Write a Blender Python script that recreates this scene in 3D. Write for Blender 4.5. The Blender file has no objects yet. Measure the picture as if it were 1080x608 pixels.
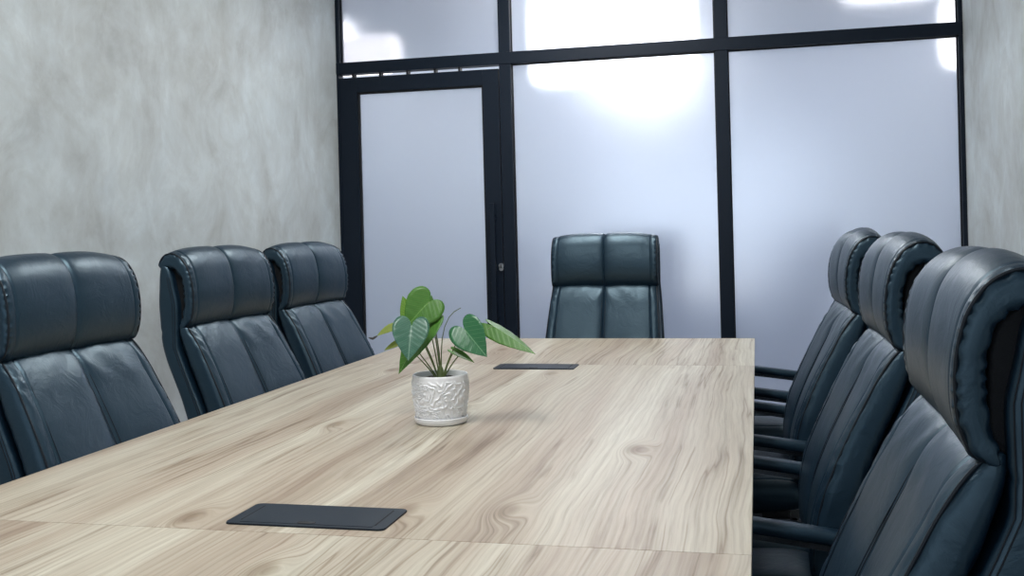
import bpy, bmesh, math, random
from mathutils import Vector, Matrix, noise
from mathutils.geometry import tessellate_polygon

# ------------------------------------------------------------------ camera, light, exposure
scene = bpy.context.scene
COL = scene.collection
FPX, PPX, PPY = 1085.0, 540.0, 241.6          # focal length / principal point in a 1080x608 frame
YAW, ROLL, CAM_H = math.atan(258 / FPX), math.radians(1.48), 1.23
_d = Vector((-math.sin(YAW), math.cos(YAW), 0)); _r = Vector((math.cos(YAW), math.sin(YAW), 0)); _u = Vector((0, 0, 1))
_R = _r * math.cos(ROLL) - _u * math.sin(ROLL); _U = _r * math.sin(ROLL) + _u * math.cos(ROLL)
cam = bpy.data.cameras.new('camera')
cam.sensor_width = 36; cam.sensor_fit = 'HORIZONTAL'; cam.lens = 36 * FPX / 1080
cam.shift_x = 0; cam.shift_y = -(304 - PPY) / 1080
cam.clip_start = 0.02
camo = bpy.data.objects.new('camera', cam); COL.objects.link(camo)
camo.matrix_world = Matrix(((_R.x, _U.x, -_d.x, 0), (_R.y, _U.y, -_d.y, 0), (_R.z, _U.z, -_d.z, CAM_H), (0, 0, 0, 1)))
scene.camera = camo

def ray(px, py):
    x = (px - PPX) / FPX; y = (py - PPY) / FPX
    a = x * math.cos(ROLL) - y * math.sin(ROLL); b = -x * math.sin(ROLL) - y * math.cos(ROLL)
    return _d + a * _r + b * _u
def at_y(px, py, Y):                            # the place in the room seen at that pixel, Y metres into the room
    v = ray(px, py); v = v * (Y / v.y); return Vector((v.x, v.y, v.z + CAM_H))

w = bpy.data.worlds.new('world'); scene.world = w; w.use_nodes = True
w.node_tree.nodes['Background'].inputs[0].default_value = (0.75, 0.85, 1.0, 1); w.node_tree.nodes['Background'].inputs[1].default_value = 0.7
scene.view_settings.view_transform = 'Standard'; scene.view_settings.look = 'None'
scene.view_settings.gamma = 1; scene.view_settings.use_curve_mapping = False
scene.view_settings.exposure = 0.18
scene.cycles.use_denoising = True
scene.cycles.max_bounces = 10; scene.cycles.transmission_bounces = 8
scene.cycles.sample_clamp_indirect = 6

CEIL = 2.80
XL, XR, YB, YG, YC = -2.275, 1.003, -1.9, 5.4, 8.0    # left wall, right wall, wall behind, glazing, corridor wall
CEILING_LAMPS = [(-0.92, 1.50, 28), (-0.85, 4.3, 20)]      # x, y, W
CORRIDOR_W = [(-1.1, 7.2, 7), (0.9, 7.2, 7), (-3.2, 7.2, 6)]
ADDED_DAYLIGHT_W = 14  # W, area lamp in the window added behind the camera

# ------------------------------------------------------------------ material helpers
def mat(name):
    m = bpy.data.materials.new(name); m.use_nodes = True
    return m, m.node_tree.nodes, m.node_tree.links, m.node_tree.nodes['Principled BSDF']
def simple(name, col, rough=0.5, metal=0.0, spec=0.5, bump=0.0, bscale=200, coat=0.0):
    m, n, l, p = mat(name)
    p.inputs['Base Color'].default_value = (*col, 1); p.inputs['Roughness'].default_value = rough
    p.inputs['Metallic'].default_value = metal; p.inputs['Specular IOR Level'].default_value = spec
    p.inputs['Coat Weight'].default_value = coat
    tc = n.new('ShaderNodeTexCoord'); no = n.new('ShaderNodeTexNoise'); no.inputs['Scale'].default_value = bscale
    no.inputs['Detail'].default_value = 4
    l.new(tc.outputs['Object'], no.inputs['Vector'])
    mr = n.new('ShaderNodeMapRange'); mr.inputs[3].default_value = rough * 0.92; mr.inputs[4].default_value = min(1, rough * 1.08)
    l.new(no.outputs['Fac'], mr.inputs[0]); l.new(mr.outputs[0], p.inputs['Roughness'])
    if bump:
        b = n.new('ShaderNodeBump'); b.inputs['Strength'].default_value = bump; b.inputs['Distance'].default_value = 0.002
        l.new(no.outputs['Fac'], b.inputs['Height']); l.new(b.outputs[0], p.inputs['Normal'])
    return m
def node(n, t, **kw):
    x = n.new(t)
    for k, v in kw.items(): setattr(x, k, v)
    return x
def ramp(n, stops):
    r = n.new('ShaderNodeValToRGB'); e = r.color_ramp.elements
    while len(e) < len(stops): e.new(0.5)
    for i, (p, c) in enumerate(stops): e[i].position = p; e[i].color = (*c, 1)
    return r
def noise_tex(n, l, src, scale, detail=5, rough=0.55, dist=0.0, mapscale=None, loc=(0, 0, 0)):
    mp = n.new('ShaderNodeMapping'); mp.inputs['Scale'].default_value = mapscale or (1, 1, 1); mp.inputs['Location'].default_value = loc
    l.new(src, mp.inputs['Vector'])
    t = n.new('ShaderNodeTexNoise'); t.inputs['Scale'].default_value = scale; t.inputs['Detail'].default_value = detail
    t.inputs['Roughness'].default_value = rough; t.inputs['Distortion'].default_value = dist
    l.new(mp.outputs[0], t.inputs['Vector']); return t
def mixc(n, l, fac, a, b, mode='MIX'):
    m = n.new('ShaderNodeMix'); m.data_type = 'RGBA'; m.blend_type = mode
    for s, v in ((m.inputs[0], fac), (m.inputs[6], a), (m.inputs[7], b)):
        if hasattr(v, 'is_output') or isinstance(v, bpy.types.NodeSocket): l.new(v, s)
        elif isinstance(v, tuple): s.default_value = (*v, 1)
        else: s.default_value = v
    return m.outputs[2]

def plaster(name, base, loc=(0, 0, 0)):
    m, n, l, p = mat(name)
    tc = n.new('ShaderNodeTexCoord'); O = tc.outputs['Object']
    big = noise_tex(n, l, O, 1.5, 8, 0.66, 0.8, loc=loc)
    mid = noise_tex(n, l, O, 3.6, 10, 0.66, 0.6, mapscale=(1, 1, 0.8), loc=loc)
    tro = noise_tex(n, l, O, 7, 9, 0.72, 1.0, mapscale=(1, 1, 0.5), loc=loc)
    fine = noise_tex(n, l, O, 90, 4, 0.6)
    c = [b for b in base]
    r1 = ramp(n, [(0.30, tuple(x * k for x, k in zip(c, (.84, .82, .79)))), (0.5, tuple(c)), (0.70, tuple(min(1, x * k) for x, k in zip(c, (1.09, 1.12, 1.15))))])
    l.new(big.outputs['Fac'], r1.inputs[0])
    r2 = ramp(n, [(0.36, (0.80, 0.79, 0.77)), (0.47, (0.97, 0.97, 0.96)), (0.54, (1.03, 1.04, 1.04)), (0.64, (1.16, 1.18, 1.19))])
    l.new(mid.outputs['Fac'], r2.inputs[0])
    r3 = ramp(n, [(0.40, (0.96, 0.96, 0.96)), (0.52, (1, 1, 1)), (0.62, (1.05, 1.05, 1.05)), (0.68, (1.14, 1.14, 1.14))])
    l.new(tro.outputs['Fac'], r3.inputs[0])
    o = mixc(n, l, 0.85, r1.outputs[0], r2.outputs[0], 'MULTIPLY'); o = mixc(n, l, 0.8, o, r3.outputs[0], 'MULTIPLY')
    l.new(o, p.inputs['Base Color'])
    rr = n.new('ShaderNodeMapRange'); rr.inputs[3].default_value = 0.38; rr.inputs[4].default_value = 0.62
    l.new(mid.outputs['Fac'], rr.inputs[0]); l.new(rr.outputs[0], p.inputs['Roughness'])
    b = n.new('ShaderNodeBump'); b.inputs['Strength'].default_value = 0.25; b.inputs['Distance'].default_value = 0.004
    ad = n.new('ShaderNodeMath'); ad.operation = 'MULTIPLY_ADD'; l.new(fine.outputs['Fac'], ad.inputs[0]); ad.inputs[1].default_value = 0.12
    l.new(tro.outputs['Fac'], ad.inputs[2]); l.new(ad.outputs[0], b.inputs['Height']); l.new(b.outputs[0], p.inputs['Normal'])
    return m

def oak(name, off):
    m, n, l, p = mat(name)
    tc = n.new('ShaderNodeTexCoord'); mp = n.new('ShaderNodeMapping'); mp.inputs['Location'].default_value = off
    l.new(tc.outputs['Object'], mp.inputs['Vector']); O = mp.outputs[0]
    # slow warp so the grain wanders
    wn = noise_tex(n, l, O, 1.5, 3, 0.5, 0, mapscale=(1.4, 0.7, 1))
    sub = n.new('ShaderNodeVectorMath'); sub.operation = 'SUBTRACT'; l.new(wn.outputs['Color'], sub.inputs[0]); sub.inputs[1].default_value = (0.5, 0.5, 0.5)
    scl = n.new('ShaderNodeVectorMath'); scl.operation = 'MULTIPLY'; l.new(sub.outputs[0], scl.inputs[0]); scl.inputs[1].default_value = (0.085, 0.15, 0)
    # knots pull the grain round them
    vm = n.new('ShaderNodeMapping'); vm.inputs['Scale'].default_value = (1.0, 0.42, 1); l.new(O, vm.inputs['Vector'])
    vo = n.new('ShaderNodeTexVoronoi'); vo.inputs['Scale'].default_value = 2.6; vo.inputs['Randomness'].default_value = 1.0; vo.voronoi_dimensions = '2D'
    l.new(vm.outputs[0], vo.inputs['Vector'])
    kr = n.new('ShaderNodeMapRange'); kr.inputs[1].default_value = 0.0; kr.inputs[2].default_value = 0.15; kr.inputs[3].default_value = 1; kr.inputs[4].default_value = 0; kr.interpolation_type = 'SMOOTHSTEP'
    l.new(vo.outputs['Distance'], kr.inputs[0])
    kv = n.new('ShaderNodeVectorMath'); kv.operation = 'SCALE'; kv.inputs[0].default_value = (0.05, 0.0, 0); l.new(kr.outputs[0], kv.inputs['Scale'])
    a1 = n.new('ShaderNodeVectorMath'); l.new(O, a1.inputs[0]); l.new(scl.outputs[0], a1.inputs[1])
    a2 = n.new('ShaderNodeVectorMath'); l.new(a1.outputs[0], a2.inputs[0]); l.new(kv.outputs[0], a2.inputs[1])
    G = a2.outputs[0]
    band = noise_tex(n, l, G, 1.0, 4, 0.55, 0.2, mapscale=(8.5, 0.34, 1))
    gra = noise_tex(n, l, G, 1.0, 8, 0.68, 0.35, mapscale=(52, 1.0, 1))
    fib = noise_tex(n, l, G, 1.0, 4, 0.7, 0, mapscale=(260, 6, 1))
    crk = noise_tex(n, l, G, 1.0, 3, 0.5, 0.0, mapscale=(20, 0.42, 1), loc=(3.7, 1.1, 0))
    r = ramp(n, [(0.30, (0.31, 0.245, 0.185)), (0.42, (0.41, 0.350, 0.275)), (0.52, (0.465, 0.42, 0.338)), (0.64, (0.545, 0.515, 0.425))])
    l.new(band.outputs['Fac'], r.inputs[0])
    r2 = ramp(n, [(0.30, (0.66, 0.62, 0.58)), (0.46, (0.94, 0.93, 0.92)), (0.6, (1.05, 1.05, 1.05))]); l.new(gra.outputs['Fac'], r2.inputs[0])
    r3 = ramp(n, [(0.35, (0.86, 0.84, 0.82)), (0.55, (1.03, 1.03, 1.03))]); l.new(fib.outputs['Fac'], r3.inputs[0])
    # thin dark cracks along the grain
    ab = n.new('ShaderNodeMath'); ab.operation = 'SUBTRACT'; l.new(crk.outputs['Fac'], ab.inputs[0]); ab.inputs[1].default_value = 0.5
    ab2 = n.new('ShaderNodeMath'); ab2.operation = 'ABSOLUTE'; l.new(ab.outputs[0], ab2.inputs[0])
    cr = ramp(n, [(0.0, (0.52, 0.45, 0.39)), (0.010, (0.78, 0.74, 0.70)), (0.030, (1, 1, 1))]); l.new(ab2.outputs[0], cr.inputs[0])
    cm = noise_tex(n, l, O, 2.2, 3, 0.5); cmr = ramp(n, [(0.44, (0, 0, 0)), (0.54, (1, 1, 1))]); l.new(cm.outputs['Fac'], cmr.inputs[0])
    crm = mixc(n, l, cmr.outputs[0], (1, 1, 1), cr.outputs[0])
    kc = ramp(n, [(0.0, (1, 1, 1)), (0.60, (0.95, 0.93, 0.91)), (0.95, (0.55, 0.47, 0.40))]); l.new(kr.outputs[0], kc.inputs[0])
    o = mixc(n, l, 0.85, r.outputs[0], r2.outputs[0], 'MULTIPLY'); o = mixc(n, l, 0.7, o, r3.outputs[0], 'MULTIPLY')
    wv = n.new('ShaderNodeTexWave'); wv.wave_type = 'BANDS'; wv.bands_direction = 'X'; wv.inputs['Scale'].default_value = 1.0; wv.inputs['Distortion'].default_value = 9.0
    wv.inputs['Detail'].default_value = 3; wv.inputs['Detail Scale'].default_value = 0.9; wv.inputs['Detail Roughness'].default_value = 0.6
    wm = n.new('ShaderNodeMapping'); wm.inputs['Scale'].default_value = (22, 1.1, 1); l.new(G, wm.inputs['Vector']); l.new(wm.outputs[0], wv.inputs['Vector'])
    wr = ramp(n, [(0.0, (0.84, 0.81, 0.78)), (0.35, (1, 1, 1)), (1.0, (1.03, 1.03, 1.03))]); l.new(wv.outputs['Fac'], wr.inputs[0])
    o = mixc(n, l, 0.6, o, wr.outputs[0], 'MULTIPLY')
    o = mixc(n, l, 0.9, o, crm, 'MULTIPLY'); o = mixc(n, l, 0.8, o, kc.outputs[0], 'MULTIPLY')
    l.new(o, p.inputs['Base Color'])
    p.inputs['Roughness'].default_value = 0.42; p.inputs['Specular IOR Level'].default_value = 0.30
    b = n.new('ShaderNodeBump'); b.inputs['Strength'].default_value = 0.12; b.inputs['Distance'].default_value = 0.001
    l.new(fib.outputs['Fac'], b.inputs['Height']); l.new(b.outputs[0], p.inputs['Normal'])
    return m

def leather(name, col):
    m, n, l, p = mat(name)
    tc = n.new('ShaderNodeTexCoord'); O = tc.outputs['Object']
    f = noise_tex(n, l, O, 420, 3, 0.6); cre = noise_tex(n, l, O, 14, 5, 0.6, 1.2)
    p.inputs['Base Color'].default_value = (*col, 1); p.inputs['Specular IOR Level'].default_value = 0.75; p.inputs['Specular Tint'].default_value = (0.60, 0.86, 1.0, 1)
    rr = n.new('ShaderNodeMapRange'); rr.inputs[3].default_value = 0.34; rr.inputs[4].default_value = 0.45
    l.new(cre.outputs['Fac'], rr.inputs[0]); l.new(rr.outputs[0], p.inputs['Roughness'])
    ad = n.new('ShaderNodeMath'); ad.operation = 'MULTIPLY_ADD'; l.new(f.outputs['Fac'], ad.inputs[0]); ad.inputs[1].default_value = 0.06
    l.new(cre.outputs['Fac'], ad.inputs[2])
    b = n.new('ShaderNodeBump'); b.inputs['Strength'].default_value = 0.35; b.inputs['Distance'].default_value = 0.006
    l.new(ad.outputs[0], b.inputs['Height']); l.new(b.outputs[0], p.inputs['Normal'])
    return m

def frosted(name):
    m, n, l, p = mat(name)
    out = n['Material Output']; n.remove(p)
    tc = n.new('ShaderNodeTexCoord'); no = noise_tex(n, l, tc.outputs['Object'], 3.0, 3, 0.5)
    rf = n.new('ShaderNodeBsdfRefraction'); rf.distribution = 'BECKMANN'; rf.inputs['IOR'].default_value = 1.12
    mr = n.new('ShaderNodeMapRange'); mr.inputs[3].default_value = 0.45; mr.inputs[4].default_value = 0.49; l.new(no.outputs['Fac'], mr.inputs[0])
    l.new(mr.outputs[0], rf.inputs['Roughness']); rf.inputs['Color'].default_value = (0.93, 0.95, 1.0, 1)
    tr = n.new('ShaderNodeBsdfTranslucent'); tr.inputs['Color'].default_value = (0.91, 0.93, 1.0, 1)
    di = n.new('ShaderNodeBsdfDiffuse'); di.inputs['Color'].default_value = (0.62, 0.69, 0.80, 1)
    gl = n.new('ShaderNodeBsdfGlossy'); gl.distribution = 'BECKMANN'; gl.inputs['Roughness'].default_value = 0.235; gl.inputs['Color'].default_value = (0.92, 0.95, 1, 1)
    m1 = n.new('ShaderNodeMixShader'); m1.inputs[0].default_value = 0.12; l.new(rf.outputs[0], m1.inputs[1]); l.new(tr.outputs[0], m1.inputs[2])
    m2 = n.new('ShaderNodeMixShader'); m2.inputs[0].default_value = 0.22; l.new(m1.outputs[0], m2.inputs[1]); l.new(di.outputs[0], m2.inputs[2])
    fr = n.new('ShaderNodeLayerWeight'); fr.inputs['Blend'].default_value = 0.28
    fm = n.new('ShaderNodeMapRange'); fm.inputs[3].default_value = 0.31; fm.inputs[4].default_value = 1.0; l.new(fr.outputs['Fresnel'], fm.inputs[0])
    m3 = n.new('ShaderNodeMixShader'); l.new(fm.outputs[0], m3.inputs[0]); l.new(m2.outputs[0], m3.inputs[1]); l.new(gl.outputs[0], m3.inputs[2])
    l.new(m3.outputs[0], out.inputs['Surface'])
    return m

def emitter(name, col, s):
    m, n, l, p = mat(name)
    p.inputs['Base Color'].default_value = (0.9, 0.9, 0.9, 1); p.inputs['Emission Color'].default_value = (*col, 1); p.inputs['Emission Strength'].default_value = s
    return m

def leaf_mat(name, dark, light, vein, rough, trans):
    m, n, l, p = mat(name); out = n['Material Output']
    uv = n.new('ShaderNodeUVMap'); sx = n.new('ShaderNodeSeparateXYZ'); l.new(uv.outputs[0], sx.inputs[0])
    def M(op, a, b=None, c=None):
        x = n.new('ShaderNodeMath'); x.operation = op
        for i, v in enumerate((a, b, c)):
            if v is None: continue
            if isinstance(v, (int, float)): x.inputs[i].default_value = v
            else: l.new(v, x.inputs[i])
        return x.outputs[0]
    au = M('ABSOLUTE', M('SUBTRACT', sx.outputs[0], 0.5))                  # distance from the midrib (0..0.5)
    v = sx.outputs[1]
    mid = M('LESS_THAN', au, 0.011)
    ph = M('FRACT', M('MULTIPLY', M('SUBTRACT', v, M('MULTIPLY', au, 0.75)), 7.0))
    sv = M('LESS_THAN', M('ABSOLUTE', M('SUBTRACT', ph, 0.5)), 0.045)
    vf = M('MAXIMUM', mid, M('MULTIPLY', sv, 0.55))
    no = noise_tex(n, l, uv.outputs[0], 6, 4, 0.6)
    base = mixc(n, l, no.outputs['Fac'], dark, light); base = mixc(n, l, M('MULTIPLY', vf, 0.7), base, vein)
    l.new(base, p.inputs['Base Color']); p.inputs['Roughness'].default_value = rough
    ripple = M('SINE', M('MULTIPLY', M('SUBTRACT', v, M('MULTIPLY', au, 0.75)), 44.0))
    b = n.new('ShaderNodeBump'); b.inputs['Strength'].default_value = 0.12; b.inputs['Distance'].default_value = 0.001
    l.new(ripple, b.inputs['Height']); l.new(b.outputs[0], p.inputs['Normal'])
    tl = n.new('ShaderNodeBsdfTranslucent'); l.new(base, tl.inputs['Color'])
    mx = n.new('ShaderNodeMixShader'); mx.inputs[0].default_value = trans; l.new(p.outputs[0], mx.inputs[1]); l.new(tl.outputs[0], mx.inputs[2])
    l.new(mx.outputs[0], out.inputs['Surface'])
    return m

M_WALL_L = plaster('plaster_left', (0.515, 0.552, 0.552)); M_WALL_R = plaster('plaster_right', (0.560, 0.600, 0.600), (5, 2, 1))
M_WALL_W = plaster('plaster_pale', (0.56, 0.57, 0.57), (9, 4, 3))
M_CORR = simple('corridor_paint', (0.60, 0.65, 0.74), 0.7, bump=0.05)
M_CEIL = simple('ceiling_paint', (0.80, 0.80, 0.79), 0.8)
M_FLOOR = simple('dark_carpet', (0.055, 0.06, 0.068), 0.9, bump=0.05, bscale=30)
M_TILE = simple('pale_floor_tile', (0.55, 0.60, 0.68), 0.5)
M_FRAME = simple('dark_aluminium', (0.003, 0.009, 0.020), 0.5, 0.0, 0.25)
M_GASKET = simple('black_rubber', (0.004, 0.005, 0.008), 0.6)
M_GLASS = frosted('frosted_glass')
M_STEEL = simple('brushed_steel', (0.62, 0.62, 0.63), 0.28, 1.0)
M_OAK = [oak('pale_oak_near', (0.0, 0.0, 0)), oak('pale_oak_middle', (1.37, 3.1, 0)), oak('pale_oak_far', (4.2, 7.7, 0))]
M_LEATHER = leather('black_leather', (0.005, 0.016, 0.031))
M_THREAD = simple('black_thread', (0.004, 0.008, 0.014), 0.5, 0, 0.3)
M_MESH = simple('black_mesh_fabric', (0.003, 0.004, 0.006), 0.85, bump=0.4, bscale=600)
M_PLASTIC = simple('black_plastic', (0.012, 0.013, 0.015), 0.38)
M_CHROME = simple('dark_chrome', (0.25, 0.26, 0.28), 0.2, 1.0)
M_BOX = simple('anodised_black', (0.009, 0.016, 0.026), 0.42, 0.0, 0.28, bump=0.03, bscale=900)
M_BOXGAP = simple('black_gap', (0.003, 0.003, 0.004), 0.7)
M_CERAMIC = simple('white_ceramic', (0.90, 0.90, 0.91), 0.28, 0, 0.5)
M_SOIL = simple('potting_soil', (0.035, 0.028, 0.024), 0.95, bump=1.0, bscale=120)
M_STEM = simple('green_stem', (0.13, 0.17, 0.055), 0.5)
M_DRY = simple('dry_leaf_tip', (0.045, 0.04, 0.03), 0.8)
M_LAMP = emitter('lamp_diffuser', (1.0, 0.97, 0.93), 6.0)

# ------------------------------------------------------------------ mesh helpers
def obj(name, bm, m, parent=None, smooth=True, recalc=True):
    if recalc: bmesh.ops.recalc_face_normals(bm, faces=bm.faces[:])
    me = bpy.data.meshes.new(name); bm.to_mesh(me); bm.free()
    if smooth:
        for f in me.polygons: f.use_smooth = True
        me.set_sharp_from_angle(angle=math.radians(48))
    for x in (m if isinstance(m, (list, tuple)) else [m]): me.materials.append(x)
    o = bpy.data.objects.new(name, me); COL.objects.link(o)
    if parent: o.parent = parent
    return o
def sharp(o, ang=35):
    md = o.modifiers.new('edges', 'EDGE_SPLIT'); md.split_angle = math.radians(ang); return o
def empty(name, loc, rz=0.0):
    o = bpy.data.objects.new(name, None); COL.objects.link(o); o.location = loc; o.rotation_euler = (0, 0, rz); o.empty_display_size = 0.1
    return o
def tag(o, label, cat, group=None):
    o['label'] = label; o['category'] = cat; o['kind'] = 'thing'
    if group: o['group'] = group
    return o
def structure(o, label=None, cat=None):
    o['kind'] = 'structure'
    if label: o['label'] = label
    if cat: o['category'] = cat
    return o
def box(bm, x0, x1, y0, y1, z0, z1, bev=0.0):
    r = bmesh.ops.create_cube(bm, size=1.0)
    vs = r['verts']
    bmesh.ops.scale(bm, vec=(x1 - x0, y1 - y0, z1 - z0), verts=vs)
    bmesh.ops.translate(bm, vec=((x0 + x1) / 2, (y0 + y1) / 2, (z0 + z1) / 2), verts=vs)
    if bev:
        es = list({e for v in vs for e in v.link_edges})
        bmesh.ops.bevel(bm, geom=es, offset=bev, segments=2, profile=0.6, affect='EDGES')
    return bm
def B(*a, **k):
    return box(bmesh.new(), *a, **k)
def tube(bm, pts, r, n=8, cap=True):
    pts = [Vector(p) for p in pts]; rings = []
    t = (pts[1] - pts[0]).normalized(); up = Vector((0, 0, 1)) if abs(t.z) < 0.9 else Vector((1, 0, 0))
    nx = t.cross(up).normalized()
    for i, p in enumerate(pts):
        t = (pts[min(i + 1, len(pts) - 1)] - pts[max(i - 1, 0)]).normalized()
        nx = (nx - t * nx.dot(t)).normalized(); ny = t.cross(nx)
        rr = r[i] if isinstance(r, (list, tuple)) else r
        rings.append([bm.verts.new(p + (nx * math.cos(a) + ny * math.sin(a)) * rr) for a in (2 * math.pi * k / n for k in range(n))])
    for a, b in zip(rings, rings[1:]):
        for k in range(n): bm.faces.new((a[k], a[(k + 1) % n], b[(k + 1) % n], b[k]))
    if cap: bm.faces.new(rings[0][::-1]); bm.faces.new(rings[-1])
    return bm
def lathe(bm, prof, n=48, c=(0, 0, 0), fn=None, close=False):
    rings = []
    for j, (r, z) in enumerate(prof):
        if r < 1e-6: rings.append([bm.verts.new((c[0], c[1], c[2] + z))]); continue
        rr = []
        for k in range(n):
            a = 2 * math.pi * k / n; q = r + (fn(a, z, j) if fn else 0)
            rr.append(bm.verts.new((c[0] + q * math.cos(a), c[1] + q * math.sin(a), c[2] + z)))
        rings.append(rr)
    pr = list(zip(rings, rings[1:])) + ([(rings[-1], rings[0])] if close else [])
    for a, b in pr:
        for k in range(n):
            if len(a) == 1: bm.faces.new((a[0], b[(k + 1) % n], b[k]))
            elif len(b) == 1: bm.faces.new((a[k], a[(k + 1) % n], b[0]))
            else: bm.faces.new((a[k], a[(k + 1) % n], b[(k + 1) % n], b[k]))
    return bm
def catmull(P, n, closed=True):
    P = [Vector((p[0], p[1], 0)) for p in P]; N = len(P); out = []
    segs = N if closed else N - 1
    for i in range(segs):
        g = lambda k: P[k % N] if closed else P[max(0, min(N - 1, k))]
        p0, p1, p2, p3 = g(i - 1), g(i), g(i + 1), g(i + 2)
        for s in range(12):
            t = s / 12
            out.append(0.5 * ((2 * p1) + (p2 - p0) * t + (2 * p0 - 5 * p1 + 4 * p2 - p3) * t * t + (3 * p1 - p0 - 3 * p2 + p3) * t ** 3))
    if not closed: out.append(P[-1].copy())
    pts = out + ([out[0]] if closed else [])
    L = [0]
    for a, b in zip(pts, pts[1:]): L.append(L[-1] + (b - a).length)
    res = []; k = 0; m = n if closed else n - 1
    for i in range(n):
        s = L[-1] * i / m
        while k < len(L) - 2 and L[k + 1] < s: k += 1
        f = (s - L[k]) / max(1e-9, L[k + 1] - L[k]); q = pts[k].lerp(pts[k + 1], f); res.append((q.x, q.y))
    return res
def normals2(P, closed=True):
    N = len(P); out = []
    area = sum(P[i][0] * P[(i + 1) % N][1] - P[(i + 1) % N][0] * P[i][1] for i in range(N))
    sg = 1 if area > 0 else -1
    for i in range(N):
        a = P[(i - 1) % N]; b = P[(i + 1) % N]; tx, ty = b[0] - a[0], b[1] - a[1]; q = math.hypot(tx, ty) or 1
        out.append((sg * ty / q, -sg * tx / q))
    return out
def stations(seams, dense=True):
    s = set([0.0])
    for x in (0.002, 0.005, 0.009, 0.015, 0.025, 0.04, 0.06, 0.09, 0.12, 0.15, 0.17): s.add(x)
    return sorted(s)
def cushion(prof, half, r, n=76, disp=None, seam=None, zoff=None, uoff=None):
    """A padded slab: a closed side profile (u forward, z up) swept across the width, its edges rolled off with radius r."""
    P = catmull(prof, n); Nn = normals2(P)
    hm = max(half(z) for _, z in P)
    lim = []                                         # never roll an edge off further than the pad is thick there
    for (u, z), (nu, nz) in zip(P, Nn):
        th = 1.0
        for (a, b) in P:
            dn = -(a - u) * nu - (b - z) * nz; lt = abs((a - u) * nz - (b - z) * nu)
            if dn > 0.004 and lt < 0.007: th = min(th, dn)
        lim.append(min(1.0, 0.40 * th / r))
    lim = [min(lim[(i + j) % n] for j in range(-2, 3)) for i in range(n)]
    lim = [sum(lim[(i + j) % n] for j in range(-2, 3)) / 5 for i in range(n)]
    inner = [x for x in stations(None) if x < hm - r - 0.004]
    if seam: inner += [hm - seam + d for d in (-0.009, -0.005, -0.002, 0, 0.002, 0.005, 0.009) if hm - seam + d < hm - r * 0.55]
    inner = sorted(x for x in inner)
    edge = [hm - r + r * math.sin(a) for a in (math.pi / 2 * k / 7 for k in range(8))]
    W = sorted(set([round(x, 5) for x in inner + edge])); W = [-x for x in reversed(W) if x > 1e-6] + W
    bm = bmesh.new(); rings = []
    for wv in W:
        aw = abs(wv); de = hm - aw
        inset = r - math.sqrt(max(0, r * r - (r - de) ** 2)) if de < r else 0.0
        ring = []
        for i, ((u, z), (nu, nz)) in enumerate(zip(P, Nn)):
            k = -inset * lim[i] + (disp(wv, aw, hm, u, z, nu, nz, i / n) if disp else 0)
            y = wv * half(z) / hm
            zz = zoff(aw / hm, z) if zoff else 0.0
            uu = uoff(aw / hm, z) if uoff else 0.0
            ring.append(bm.verts.new((u + nu * k + uu, y, z + nz * k + zz)))
        rings.append(ring)
    for a, b in zip(rings, rings[1:]):
        for i in range(n): bm.faces.new((a[i], a[(i + 1) % n], b[(i + 1) % n], b[i]))
    for ring in (rings[0], rings[-1]):
        for tri in tessellate_polygon([[Vector((v.co.x, v.co.z, 0)) for v in ring]]):
            try: bm.faces.new([ring[j] for j in tri])
            except ValueError: pass
    return bm, P, Nn, hm
def gauss(x, s): return math.exp(-(x / s) ** 2)

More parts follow.
